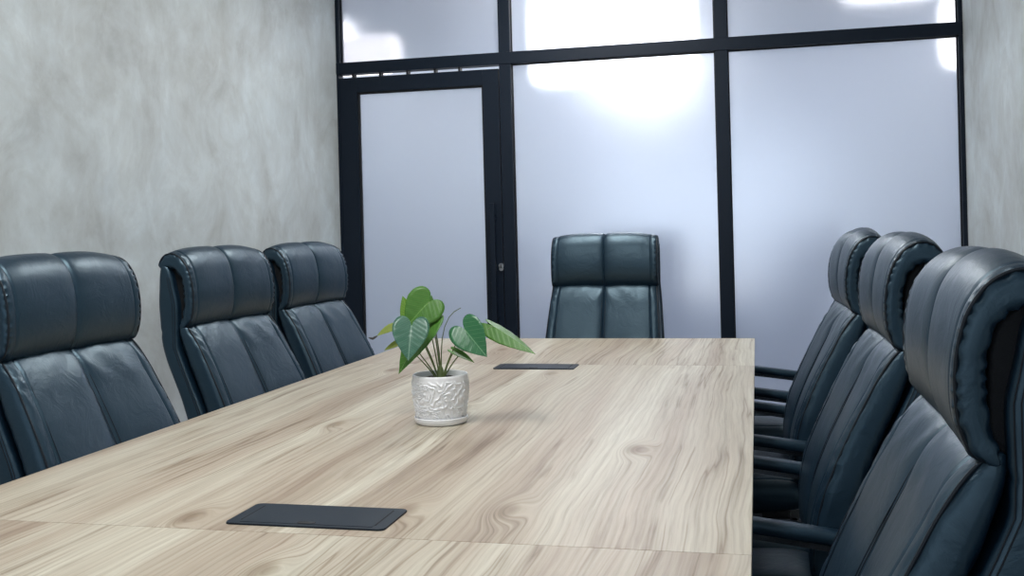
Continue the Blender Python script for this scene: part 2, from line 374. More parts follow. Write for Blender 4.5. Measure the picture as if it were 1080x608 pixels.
# ------------------------------------------------------------------ the room
def room():
    structure(obj('floor', B(-4.5, 2.6, YB, YG + 0.04, -0.06, 0), M_FLOOR, smooth=False))
    structure(obj('floor_corridor', B(-4.5, 2.6, YG + 0.04, YC, -0.06, 0), M_TILE, smooth=False))
    structure(obj('ceiling', B(-4.5, 2.6, YB, YC, CEIL, CEIL + 0.08), M_CEIL, smooth=False))
    structure(obj('wall_left', B(XL - 0.15, XL, YB, YG + 0.05, 0, CEIL), M_WALL_L, smooth=False))
    structure(obj('wall_right', B(XR, XR + 0.15, YB, YG + 0.05, 0, CEIL), M_WALL_R, smooth=False))
    wb = bmesh.new(); wx0, wx1, wz0, wz1 = -2.15, 0.88, 0.35, 2.42  # invented window opening behind the camera, added for cool light from there
    for a in ((XL - 0.15, wx0, 0, CEIL), (wx1, XR + 0.15, 0, CEIL), (wx0, wx1, 0, wz0), (wx0, wx1, wz1, CEIL)): box(wb, a[0], a[1], YB - 0.12, YB, a[2], a[3])
    structure(obj('wall_back', wb, M_WALL_W, smooth=False))
    wf = bmesh.new(); t = 0.05
    for a in ((wx0, wx1, wz0, wz0 + t), (wx0, wx1, wz1 - t, wz1), (wx0, wx0 + t, wz0 + t, wz1 - t), (wx1 - t, wx1, wz0 + t, wz1 - t), (-0.65, -0.60, wz0 + t, wz1 - t)): box(wf, a[0], a[1], YB - 0.09, YB - 0.03, a[2], a[3])
    structure(obj('window_6', wf, M_FRAME, smooth=False))  # frame of the added, unseen window
    L = bpy.data.lights.new('added_daylight', 'AREA'); L.shape = 'RECTANGLE'; L.size = wx1 - wx0; L.size_y = wz1 - wz0; L.energy = ADDED_DAYLIGHT_W; L.color = (0.80, 0.91, 1.0)  # fill lamp added just outside the invented window
    lo = bpy.data.objects.new('added_daylight', L); COL.objects.link(lo); lo.location = ((wx0 + wx1) / 2, YB - 0.16, (wz0 + wz1) / 2); lo.rotation_euler = (math.pi / 2, 0, 0)
    structure(obj('wall_corridor', B(-4.5, 2.6, YC, YC + 0.1, 0, CEIL), M_CORR, smooth=False))
    structure(obj('wall_corridor_left', B(-4.6, -4.5, YG, YC, 0, CEIL), M_CORR, smooth=False))
    structure(obj('wall_corridor_right', B(2.6, 2.7, YG, YC, 0, CEIL), M_CORR, smooth=False))
    # glazing wall: frame members
    y0, y1 = YG, YG + 0.07
    k = [0]
    def trim(x0, x1, z0, z1, ya=y0, yb=y1, bev=0.002):
        k[0] += 1
        return structure(obj('trim_%d' % k[0], B(x0, x1, ya, yb, z0, z1, bev=bev), M_FRAME, smooth=False))
    TT, TB = 2.186, 2.122
    trim(-1.334, -1.270, 0, TB); trim(-1.334, -1.270, TT, CEIL)                     # post between door and middle pane
    trim(-0.188, -0.124, 0, TB); trim(-0.188, -0.124, TT, CEIL)                     # post between middle and right pane
    trim(XL, XR, TB, TT, ya=YG - 0.004)                                             # transom over the whole wall
    trim(XL, XL + 0.020, TT, CEIL); trim(XL, XL + 0.012, 0, TB)                     # slim frame on the left wall
    trim(XR - 0.020, XR, TT, CEIL); trim(XR - 0.020, XR, 0, TB)                     # slim frame on the right wall
    trim(-1.270, XR - 0.02, 0, 0.06)                                                # bottom rail
    trim(XL, XR, CEIL - 0.05, CEIL)                                                 # head rail
    panes = [(-1.270, -0.188, 0.06, TB), (-0.124, XR - 0.02, 0.06, TB), (XL + 0.02, -1.334, TT, CEIL - 0.05), (-1.270, -0.188, TT, CEIL - 0.05), (-0.124, XR - 0.02, TT, CEIL - 0.05)]
    for i, (a, b, c, d) in enumerate(panes):
        g = structure(obj('window_%d' % (i + 1), B(a + 0.001, b - 0.001, YG + 0.040, YG + 0.0405, c + 0.001, d - 0.001), M_GLASS, smooth=False))
        gb = bmesh.new(); q = 0.006
        for (p0, p1, q0, q1) in ((a, b, c, c + q), (a, b, d - q, d), (a, a + q, c + q, d - q), (b - q, b, c + q, d - q)):
            box(gb, p0, p1, YG + 0.030, YG + 0.0398, q0, q1)
        obj('glazing_bead', gb, M_GASKET, g, smooth=False)
    # the door leaf
    dl, dr, dt = XL + 0.013, -1.340, 2.100
    gl, gr, gt, gbm = -2.157, -1.428, 2.016, 0.12
    db = bmesh.new()
    box(db, dl, gl, YG + 0.004, YG + 0.052, 0.008, dt, bev=0.0015); box(db, gr, dr, YG + 0.004, YG + 0.052, 0.008, dt, bev=0.0015)
    box(db, gl, gr, YG + 0.004, YG + 0.052, gt, dt); box(db, gl, gr, YG + 0.004, YG + 0.052, 0.008, gbm)
    d = structure(obj('door_1', db, M_FRAME, smooth=False))
    obj('glass_pane', B(gl, gr, YG + 0.030, YG + 0.0305, gbm, gt), M_GLASS, d, smooth=False)
    gb = bmesh.new(); q = 0.010
    for (p0, p1, q0, q1) in ((gl, gr, gbm, gbm + q), (gl, gr, gt - q, gt), (gl, gl + q, gbm + q, gt - q), (gr - q, gr, gbm + q, gt - q)):
        box(gb, p0, p1, YG + 0.016, YG + 0.0297, q0, q1)
    obj('glazing_bead', gb, M_GASKET, d, smooth=False)
    hb = bmesh.new(); box(hb, -1.392, -1.364, YG - 0.062, YG - 0.040, 0.66, 1.372, bev=0.003)
    box(hb, -1.386, -1.370, YG - 0.040, YG + 0.004, 0.74, 0.758); box(hb, -1.386, -1.370, YG - 0.040, YG + 0.004, 1.285, 1.303)
    obj('pull_handle', hb, M_FRAME, d, smooth=False)
    lb = bmesh.new()
    for dz, rr in ((0.008, 0.0135), (-0.008, 0.0115)):
        bmesh.ops.create_cone(lb, cap_ends=True, segments=24, radius1=rr, radius2=rr, depth=0.012, matrix=Matrix.Translation((-1.349, YG - 0.001, 1.024 + dz)) @ Matrix.Rotation(math.pi / 2, 4, 'X'))
    lc = sharp(obj('lock_cylinder', lb, M_STEEL, d))
    obj('keyhole', B(-1.3505, -1.3475, YG - 0.0085, YG - 0.0065, 1.022, 1.040), M_GASKET, lc, smooth=False)
    # small brackets in the gap above the door
    for x in (-2.18, -2.02, -1.86, -1.70, -1.56):
        k[0] += 1; structure(obj('trim_%d' % k[0], B(x - 0.006, x + 0.006, YG + 0.01, YG + 0.05, dt, TB), M_GASKET, smooth=False))
room()

def ceiling_panel(x, y, wl, wx, wy, power, label, z=CEIL, group=None, col=(0.97, 0.985, 1.0)):
    e = empty('ceiling_light', (x, y, z)); tag(e, label, 'ceiling light', group)
    fb = bmesh.new(); a, b = wx / 2, wy / 2; t = 0.025
    for (p0, p1, q0, q1) in ((-a, a, -b, -b + t), (-a, a, b - t, b), (-a, -a + t, -b + t, b - t), (a - t, a, -b + t, b - t)): box(fb, p0, p1, q0, q1, -0.035, 0)
    obj('frame', fb, M_CEIL, e, smooth=False)
    obj('diffuser', B(-a + t, a - t, -b + t, b - t, -0.022, -0.012), M_LAMP, e, smooth=False)
    L = bpy.data.lights.new('panel_light', 'AREA'); L.shape = 'RECTANGLE'; L.size = wx - 0.06; L.size_y = wy - 0.06; L.energy = power; L.color = col
    lo = bpy.data.objects.new('panel_light', L); COL.objects.link(lo); lo.parent = e; lo.location = (0, 0, -0.03)
for i, (x, y, p) in enumerate(CEILING_LAMPS):
    ceiling_panel(x, y, 0, 0.6, 1.2, p, 'white rectangular LED panel on the meeting room ceiling, %s' % ('above the near half of the table', 'nearest the frosted glass')[i], group='meeting room ceiling panels')
for i, (x, y, p) in enumerate(CORRIDOR_W):
    ceiling_panel(x, y, 0, 0.6, 0.6, p, 'square white LED panel on the corridor ceiling behind the %s' % ('middle frosted pane', 'right frosted pane', 'frosted door')[i], group='corridor ceiling panels', col=(1.0, 0.96, 0.94))
def lantern(x, y, z, hx, hy, hz, s, col, label):
    e = empty('pendant_light', (x, y, z)); tag(e, label, 'hanging light')
    bm = bmesh.new(); box(bm, -hx, hx, -hy, hy, -hz, hz, bev=min(hy, hz, hx) * 0.75)
    obj('lamp_shade', bm, emitter('glowing_shade', col, s), e)
    for q in (-hx * 0.6, hx * 0.6): obj('suspension_rod', tube(bmesh.new(), [(q, 0, hz - 0.01), (q, 0, CEIL - z)], 0.006), M_FRAME, e)
lantern(-0.80, 6.0, 2.34, 0.49, 0.12, 0.27, 8.0, (1.0, 0.99, 0.97), 'long glowing white lamp blurred behind the middle frosted panes')
lantern(1.20, 6.0, 2.24, 0.20, 0.12, 0.20, 10.0, (1.0, 0.95, 0.90), 'glowing white lamp blurred at the right edge of the right frosted panes')
lantern(-2.40, 6.0, 2.33, 0.30, 0.10, 0.12, 2.6, (1.0, 0.90, 0.87), 'small warm lamp blurred behind the pane above the door')

# ------------------------------------------------------------------ the table
TX0, TX1, TY0, TY1, TZ = -1.466, -0.019, 0.67, 4.385, 0.75
def table():
    e = empty('conference_table', ((TX0 + TX1) / 2, (TY0 + TY1) / 2, 0))
    tag(e, 'long pale oak conference table with the potted plant and two cable boxes on it', 'table')
    cx, cy = (TX0 + TX1) / 2, (TY0 + TY1) / 2
    ys = [TY0, 1.522, 3.543, TY1]
    for i in range(3):
        obj('tabletop_panel', B(TX0 - cx, TX1 - cx, ys[i] - cy + (0.0004 if i else 0), ys[i + 1] - cy - (0.0004 if i < 2 else 0), TZ - 0.026, TZ, bev=0.0008), M_OAK[i], e, smooth=False)
    ap = bmesh.new(); box(ap, TX0 + 0.30 - cx, TX1 - 0.30 - cx, TY0 + 0.5 - cy, TY1 - 0.5 - cy, TZ - 0.085, TZ - 0.0262)
    obj('under_frame', ap, M_FRAME, e, smooth=False)
    for yy in (1.25, 2.5275, 3.80):
        obj('pedestal', B(-0.20, 0.20, yy - cy - 0.06, yy - cy + 0.06, 0, TZ - 0.0852, bev=0.003), M_FRAME, e, smooth=False)
table()

def rounded_rect(bm, hx, hy, r, z0, z1, cx=0, cy=0, n=6, bev=0.0):
    P = []
    for (sx, sy, a0) in ((1, 1, 0), (-1, 1, 90), (-1, -1, 180), (1, -1, 270)):
        for k in range(n + 1):
            a = math.radians(a0 + 90 * k / n); P.append((cx + sx * (hx - r) + r * math.cos(a), cy + sy * (hy - r) + r * math.sin(a)))
    lo = [bm.verts.new((x, y, z0)) for x, y in P]; hi = [bm.verts.new((x, y, z1)) for x, y in P]; N = len(P)
    for i in range(N): bm.faces.new((lo[i], lo[(i + 1) % N], hi[(i + 1) % N], hi[i]))
    bm.faces.new(lo[::-1]); top = bm.faces.new(hi)
    if bev: bmesh.ops.bevel(bm, geom=list(top.edges), offset=bev, segments=2, affect='EDGES')
    return bm
def cable_box(x, y, label):
    e = empty('cable_box', (x, y, TZ)); tag(e, label, 'cable box', 'flush cable boxes in the tabletop')
    f = bmesh.new(); rounded_rect(f, 0.141, 0.0615, 0.010, 0.0002, 0.0030, bev=0.001); fo = obj('frame', f, M_BOX, e, smooth=False)
    # lid: plate with slits round it and a finger notch at the near edge
    l = bmesh.new(); rounded_rect(l, 0.118, 0.0520, 0.003, 0.0030, 0.0036, bev=0.0003); lid = obj('lid', l, M_BOX, e, smooth=False)
    for sx in (-1, 1): obj('slit', B(sx * 0.1195 - 0.0012, sx * 0.1195 + 0.0012, -0.040, 0.046, 0.0030, 0.0034), M_BOXGAP, lid, smooth=False)
    nb = bmesh.new(); rounded_rect(nb, 0.016, 0.006, 0.0055, 0.0036, 0.0039, 0, -0.0445); obj('finger_notch', nb, M_BOXGAP, lid, smooth=False)
cable_box(-0.735, 1.615, 'flush black rectangular cable box in the tabletop, the nearer one in front of the plant')
cable_box(-0.753, 3.477, 'flush black rectangular cable box in the tabletop behind the plant, near the far end')

# ------------------------------------------------------------------ the chairs
def hw(z): return 0.243 + 0.022 * min(1, max(0, (0.97 - z) / 0.3))
# front line of the back cushion: u (towards the table) against z
FRONT = [(0.968, -0.028), (0.945, -0.004), (0.90, 0.026), (0.85, 0.053), (0.80, 0.079), (0.73, 0.112), (0.65, 0.142), (0.57, 0.158), (0.50, 0.160)]
def fu(z):
    if z >= FRONT[0][0]: return FRONT[0][1]
    for (za, ua), (zb, ub) in zip(FRONT, FRONT[1:]):
        if za >= z >= zb: return ua + (ub - ua) * (za - z) / (za - zb)
    return FRONT[-1][1]
XO = -0.30                                       # headrest front sits 0.30 m behind the centre of the base
def wing(q, z): return 0.009 * q * q                     # the sides of the back wrap slightly forward
def crown(q, z): return -0.014 * q ** 4 * min(1, max(0, (z - 1.04) / 0.12))
def threads(name, runs, r, m, parent):
    for pts in runs:
        b = bmesh.new(); tube(b, pts, r, 6); obj(name, b, m, parent)
def make_chair(label):
    e = empty('office_chair', (0, 0, 0)); tag(e, label, 'chair', 'high-backed leather chairs round the table')
    def sh(P): return [(u + XO, z) for u, z in P]
    # back cushion
    back = sh([(u, z) for z, u in FRONT] + [(0.145, 0.462), (0.10, 0.455), (0.075, 0.50), (0.075, 0.57), (0.062, 0.65), (0.035, 0.73), (0.004, 0.80), (-0.020, 0.85), (-0.040, 0.90), (-0.054, 0.945), (-0.052, 0.972)])
    def dback(wv, aw, hm, u, z, nu, nz, t):
        f = max(0.0, nu); sd = 1 if wv > 0 else 2
        k = f * 0.006 * (1 - ((aw - hm * 0.45) / (hm * 0.55)) ** 2) if aw < hm else 0
        k -= f * (0.006 * gauss(aw, 0.0035) + 0.005 * gauss(aw, 0.016))
        k -= f * 0.005 * gauss(aw - (hm - 0.042), 0.0035)
        if aw > hm - 0.040:                                             # gathered leather on the side bolster
            q = math.sin(math.pi * min(1, max(0, (hm - aw) / 0.040)) ** 0.6)
            k += q * 0.0026 * math.sin(z * 150 - aw * 240 + 2.4 * math.sin(z * 31 + sd)) * (0.6 + 0.4 * math.sin(z * 17 + sd * 2))
        k += f * 0.006 * noise.noise(Vector((wv * 7, z * 7, 1.3)))
        k += f * 0.003 * math.sin(aw * 60 + z * 55) * gauss(z - 0.93, 0.05)
        return k
    bm, P, Nn, hm = cushion(back, hw, 0.024, 120, dback, seam=0.042, uoff=wing)
    bo = obj('backrest', bm, M_LEATHER, e)
    front = sorted([(u, z, nu, nz) for (u, z), (nu, nz) in zip(P, Nn) if nu > 0.25 and z > 0.50], key=lambda q: -q[1])
    def line(wv, inset): return [Vector((u - nu * inset + wing(abs(wv) / hm, z), wv * hw(z) / hm, z - nz * inset)) for u, z, nu, nz in front]
    threads('piping', [line(s * (hm - 0.0078), 0.0058) for s in (-1, 1)], 0.0026, M_THREAD, bo)
    threads('stitching', [line(s * 0.0085, 0.0012) for s in (-1, 1)] + [line(s * (hm - 0.049), -0.0002) for s in (-1, 1)], 0.0010, M_THREAD, bo)
    # headrest: a pad that rolls over the top of the chair
    head = sh([(-0.034, 0.957), (-0.014, 0.968), (0.0, 1.005), (0.003, 1.055), (-0.002, 1.105), (-0.015, 1.150), (-0.038, 1.182), (-0.070, 1.197), (-0.098, 1.190), (-0.114, 1.170), (-0.117, 1.150), (-0.104, 1.142), (-0.086, 1.149), (-0.062, 1.142), (-0.042, 1.115), (-0.034, 1.07), (-0.036, 1.01), (-0.046, 0.968), (-0.042, 0.955)])
    def dhead(wv, aw, hm, u, z, nu, nz, t):
        f = max(0.0, min(1, nu + nz * 0.6)) if (u > XO - 0.06 or nz > 0.4) else 0.0; sd = 1 if wv > 0 else 2
        k = f * 0.006 * (1 - ((aw - hm * 0.42) / (hm * 0.58)) ** 2) if aw < hm else 0
        k -= f * (0.005 * gauss(aw, 0.0035) + 0.004 * gauss(aw, 0.016))
        k -= f * 0.003 * gauss(aw - (hm - 0.030), 0.0035)
        if aw > hm - 0.016:
            q = math.sin(math.pi * min(1, max(0, (hm - aw) / 0.016)) ** 0.8)
            k += q * 0.0026 * math.sin(t * 2 * math.pi * 26 + 2.2 * math.sin(t * 37 + sd))
        k += f * 0.004 * noise.noise(Vector((wv * 8, z * 8, 7.3)))
        return k
    bm, P, Nn, hm = cushion(head, lambda z: 0.245, 0.015, 132, dhead, seam=0.030, zoff=crown, uoff=wing)
    ho = obj('headrest', bm, M_LEATHER, e)
    idx = [i for i, ((u, z), (nu, nz)) in enumerate(zip(P, Nn)) if (nu > 0.1 and u > XO - 0.04) or (z > 1.14 and nz > 0.05 and u < XO - 0.03) or (z > 1.17)]
    runs = []                                    # the contiguous run round the closed profile
    for i in sorted(idx):
        if runs and i == runs[-1][-1] + 1: runs[-1].append(i)
        else: runs.append([i])
    if len(runs) > 1 and runs[0][0] == 0 and runs[-1][-1] == len(P) - 1: runs[0] = runs.pop() + runs[0]
    run = max(runs, key=len)
    def hline(wv, inset): return [Vector((P[i][0] - Nn[i][0] * inset + wing(abs(wv) / hm, 0), wv, P[i][1] - Nn[i][1] * inset + crown(abs(wv) / hm, P[i][1]))) for i in run]
    threads('piping', [hline(s * (hm - 0.0055), 0.0028) for s in (-1, 1)], 0.0026, M_THREAD, ho)
    threads('stitching', [hline(s * 0.0085, 0.0008) for s in (-1, 1)], 0.0010, M_THREAD, ho)
    # dark mesh filling under the rolled headrest
    core = sh([(-0.040, 0.95), (-0.038, 1.03), (-0.044, 1.10), (-0.066, 1.134), (-0.084, 1.140), (-0.092, 1.12), (-0.088, 1.03), (-0.085, 0.95), (-0.07, 0.94)])
    bm, *_ = cushion(core, lambda z: 0.222, 0.008, 40, uoff=wing); obj('headrest_lining', bm, M_MESH, e)
    # outer shell behind the cushions
    zs = [1.150, 1.12, 1.08, 1.03, 0.98, 0.94, 0.90, 0.85, 0.80, 0.73, 0.65, 0.57, 0.50, 0.44]
    sfp = [(1.150, -0.088), (1.12, -0.072), (1.03, -0.053), (0.95, -0.053), (0.90, -0.050), (0.85, -0.028), (0.80, -0.004)]
    sbp = [(1.150, -0.106), (1.12, -0.114), (1.03, -0.118), (0.95, -0.114), (0.90, -0.105), (0.85, -0.088), (0.80, -0.066)]
    def lin(T, z):
        if z >= T[0][0]: return T[0][1]
        for (za, ua), (zb, ub) in zip(T, T[1:]):
            if za >= z >= zb: return ua + (ub - ua) * (za - z) / (za - zb)
    def sf(z): return lin(sfp, z) if z >= 0.80 else fu(z) - 0.083
    def sb(z): return lin(sbp, z) if z >= 0.80 else min(fu(z) - 0.145, 0.018)
    shell = sh([(sf(z), z) for z in zs] + [(sb(z), z) for z in reversed(zs)])
    def dshell(wv, aw, hm, u, z, nu, nz, t):
        return 0.003 * noise.noise(Vector((wv * 7, z * 7, 4.1))) - 0.003 * gauss(z - 0.945, 0.006) * (1 if aw > hm - 0.05 else 0)
    bm, P, Nn, hm = cushion(shell, lambda z: hw(z) + 0.004, 0.014, 110, dshell, uoff=wing)
    so = obj('back_shell', bm, M_LEATHER, e)
    st = []
    for s in (-1, 1):
        for dd in (0.012, 0.020):
            st.append([Vector((sf(z) + XO - dd + 0.014, s * (hw(z) + 0.0040), z)) for z in (1.11 - (1.11 - 0.48) * k / 39 for k in range(40))])
    threads('stitching', st, 0.0011, M_THREAD, so)
    # seat cushion
    seat = sh([(0.15, 0.395), (0.13, 0.42), (0.145, 0.455), (0.20, 0.470), (0.32, 0.468), (0.45, 0.470), (0.55, 0.468), (0.61, 0.448), (0.625, 0.415), (0.60, 0.385), (0.50, 0.375), (0.30, 0.375)])
    def dseat(wv, aw, hm, u, z, nu, nz, t):
        f = max(0.0, nz)
        return f * (0.014 * (1 - ((aw - hm * 0.45) / (hm * 0.55)) ** 2) - 0.014 * gauss(aw, 0.010) - 0.005 * gauss(aw - (hm - 0.042), 0.0045))
    bm, P, Nn, hm = cushion(seat, lambda z: 0.255, 0.034, 72, dseat, seam=0.042)
    obj('seat', bm, M_LEATHER, e)
    # armrests: padded bar on a bent flat support
    for s in (-1, 1):
        y = s * 0.290
        ab = bmesh.new(); path = [(0.055, 0.576), (0.10, 0.583), (0.25, 0.602), (0.40, 0.619), (0.475, 0.624), (0.50, 0.615)]
        path = [(u + XO, z) for u, z in path]; pp = catmull(path, 22, closed=False)
        rings = []
        for i, (u, z) in enumerate(pp):
            g = min(1, 0.45 + 0.55 * min(i, 21 - i) / 3); hx_, hz_ = 0.024 * g, 0.0155 * g
            rings.append([ab.verts.new((u, y + hx_ * math.copysign(abs(math.cos(a)) ** 0.55, math.cos(a)), z + hz_ * math.copysign(abs(math.sin(a)) ** 0.55, math.sin(a)))) for a in (2 * math.pi * k / 20 for k in range(20))])
        for a, b in zip(rings, rings[1:]):
            for k in range(20): ab.faces.new((a[k], a[(k + 1) % 20], b[(k + 1) % 20], b[k]))
        ab.faces.new(rings[0][::-1]); ab.faces.new(rings[-1])
        ao = obj('armrest', ab, M_LEATHER, e)
        sb_ = bmesh.new()
        sp = catmull([(0.02 + XO, 0.545), (0.06 + XO, 0.556), (0.20 + XO, 0.577), (0.36 + XO, 0.595), (0.43 + XO, 0.594), (0.45 + XO, 0.565), (0.42 + XO, 0.48), (0.38 + XO, 0.40), (0.33 + XO, 0.375), (0.26 + XO, 0.372)], 40, closed=False)
        rings = []
        for i, (u, z) in enumerate(sp):
            a = sp[max(0, i - 1)]; b = sp[min(len(sp) - 1, i + 1)]; tx, tz = b[0] - a[0], b[1] - a[1]; q = math.hypot(tx, tz); nx, nz = -tz / q, tx / q
            inn = 0 if z > 0.42 else (0.42 - z) / 0.05 * 0.09
            rings.append([sb_.verts.new((u + nx * dn, y - s * inn + dy, z + nz * dn)) for dn, dy in ((0.006, -0.017), (0.006, 0.017), (-0.006, 0.017), (-0.006, -0.017))])
        for a, b in zip(rings, rings[1:]):
            for k in range(4): sb_.faces.new((a[k], a[(k + 1) % 4], b[(k + 1) % 4], b[k]))
        sb_.faces.new(rings[0][::-1]); sb_.faces.new(rings[-1])
        sharp(obj('arm_support', sb_, M_CHROME, ao))
        # bracket from the arm to the shell
        obj('arm_bracket', B(0.010 + XO, 0.045 + XO, min(y - s * 0.040, y + s * 0.010), max(y - s * 0.040, y + s * 0.010), 0.536, 0.562, bev=0.003), M_PLASTIC, ao, smooth=False)
    # mechanism, column, star base, castors
    mb = bmesh.new(); box(mb, -0.13, 0.14, -0.10, 0.10, 0.325, 0.377, bev=0.01); box(mb, -0.30, -0.10, -0.04, 0.04, 0.345, 0.370, bev=0.006)
    box(mb, -0.32, -0.275, -0.04, 0.04, 0.345, 0.50, bev=0.006)
    obj('tilt_mechanism', mb, M_PLASTIC, e, smooth=False)
    cb = bmesh.new(); lathe(cb, [(0, 0.085), (0.034, 0.085), (0.034, 0.115), (0.028, 0.12), (0.026, 0.22), (0.016, 0.222), (0.015, 0.33), (0, 0.33)], 24); sharp(obj('gas_column', cb, M_PLASTIC, e))
    for k in range(5):
        a = 2 * math.pi * k / 5 + math.radians(36); lb = bmesh.new(); c, s = math.cos(a), math.sin(a)
        secs = [(0.02, 0.030, 0.086, 0.122), (0.10, 0.026, 0.084, 0.116), (0.22, 0.020, 0.074, 0.100), (0.285, 0.017, 0.066, 0.088)]
        rings = []
        for r_, h_, za, zb in secs:
            rings.append([lb.verts.new((r_ * c - y_ * s, r_ * s + y_ * c, z_)) for y_, z_ in ((-h_, za), (h_, za), (h_ * 0.8, zb), (-h_ * 0.8, zb))])
        for p, q in zip(rings, rings[1:]):
            for j in range(4): lb.faces.new((p[j], p[(j + 1) % 4], q[(j + 1) % 4], q[j]))
        lb.faces.new(rings[0][::-1]); lb.faces.new(rings[-1])
        leg = sharp(obj('base_leg', lb, M_PLASTIC, e))
        wb = bmesh.new()
        for o_ in (-0.013, 0.013):
            bmesh.ops.create_cone(wb, cap_ends=True, segments=20, radius1=0.026, radius2=0.026, depth=0.018, matrix=Matrix.Translation((0.272 * c - o_ * s, 0.272 * s + o_ * c, 0.026)) @ Matrix.Rotation(a, 4, 'Z') @ Matrix.Rotation(math.pi / 2, 4, 'X'))
        bmesh.ops.create_cone(wb, cap_ends=True, segments=12, radius1=0.008, radius2=0.008, depth=0.05, matrix=Matrix.Translation((0.272 * c, 0.272 * s, 0.052)))
        sharp(obj('caster', wb, M_PLASTIC, leg))
    return e
def copy_tree(o, parent=None):
    c = o.copy(); COL.objects.link(c)
    if parent: c.parent = parent
    for ch in o.children: copy_tree(ch, c)
    return c
def place(e, fx, fy, ang):                        # fx, fy: middle of the headrest front; ang: the way the chair faces
    a = math.radians(ang); e.location = (fx - XO * math.cos(a), fy - XO * math.sin(a), 0); e.rotation_euler = (0, 0, a)
CHAIRS = [(-1.632, 2.215, -2, 'black leather office chair nearest the camera on the left, cut off by the photo edge'),
          (-1.640, 3.010, -3, 'black leather office chair in the middle of the left row, against the plaster wall'),
          (-1.640, 3.665, -3, 'black leather office chair at the far end of the left row, beside the door'),
          (-0.680, 4.640, -90, 'black leather office chair alone at the far head of the table before the frosted glass'),
          (0.229, 1.500, 179, 'large black leather office chair nearest the camera on the right, its side cut off'),
          (0.258, 2.470, 181, 'black leather office chair second from the camera on the right, between two others'),
          (0.246, 3.330, 182, 'black leather office chair third from the camera on the right, farthest headrest in view'),
          (0.330, 4.140, 180, 'black leather office chair hidden at the far right corner, only its seat and armrest showing')]
first = None
for fx, fy, an, lb in CHAIRS:
    c = make_chair(lb) if first is None else copy_tree(first)
    first = first or c
    if fy == 1.500: c.scale.z = 0.990
    c['label'] = lb; place(c, fx, fy, an)

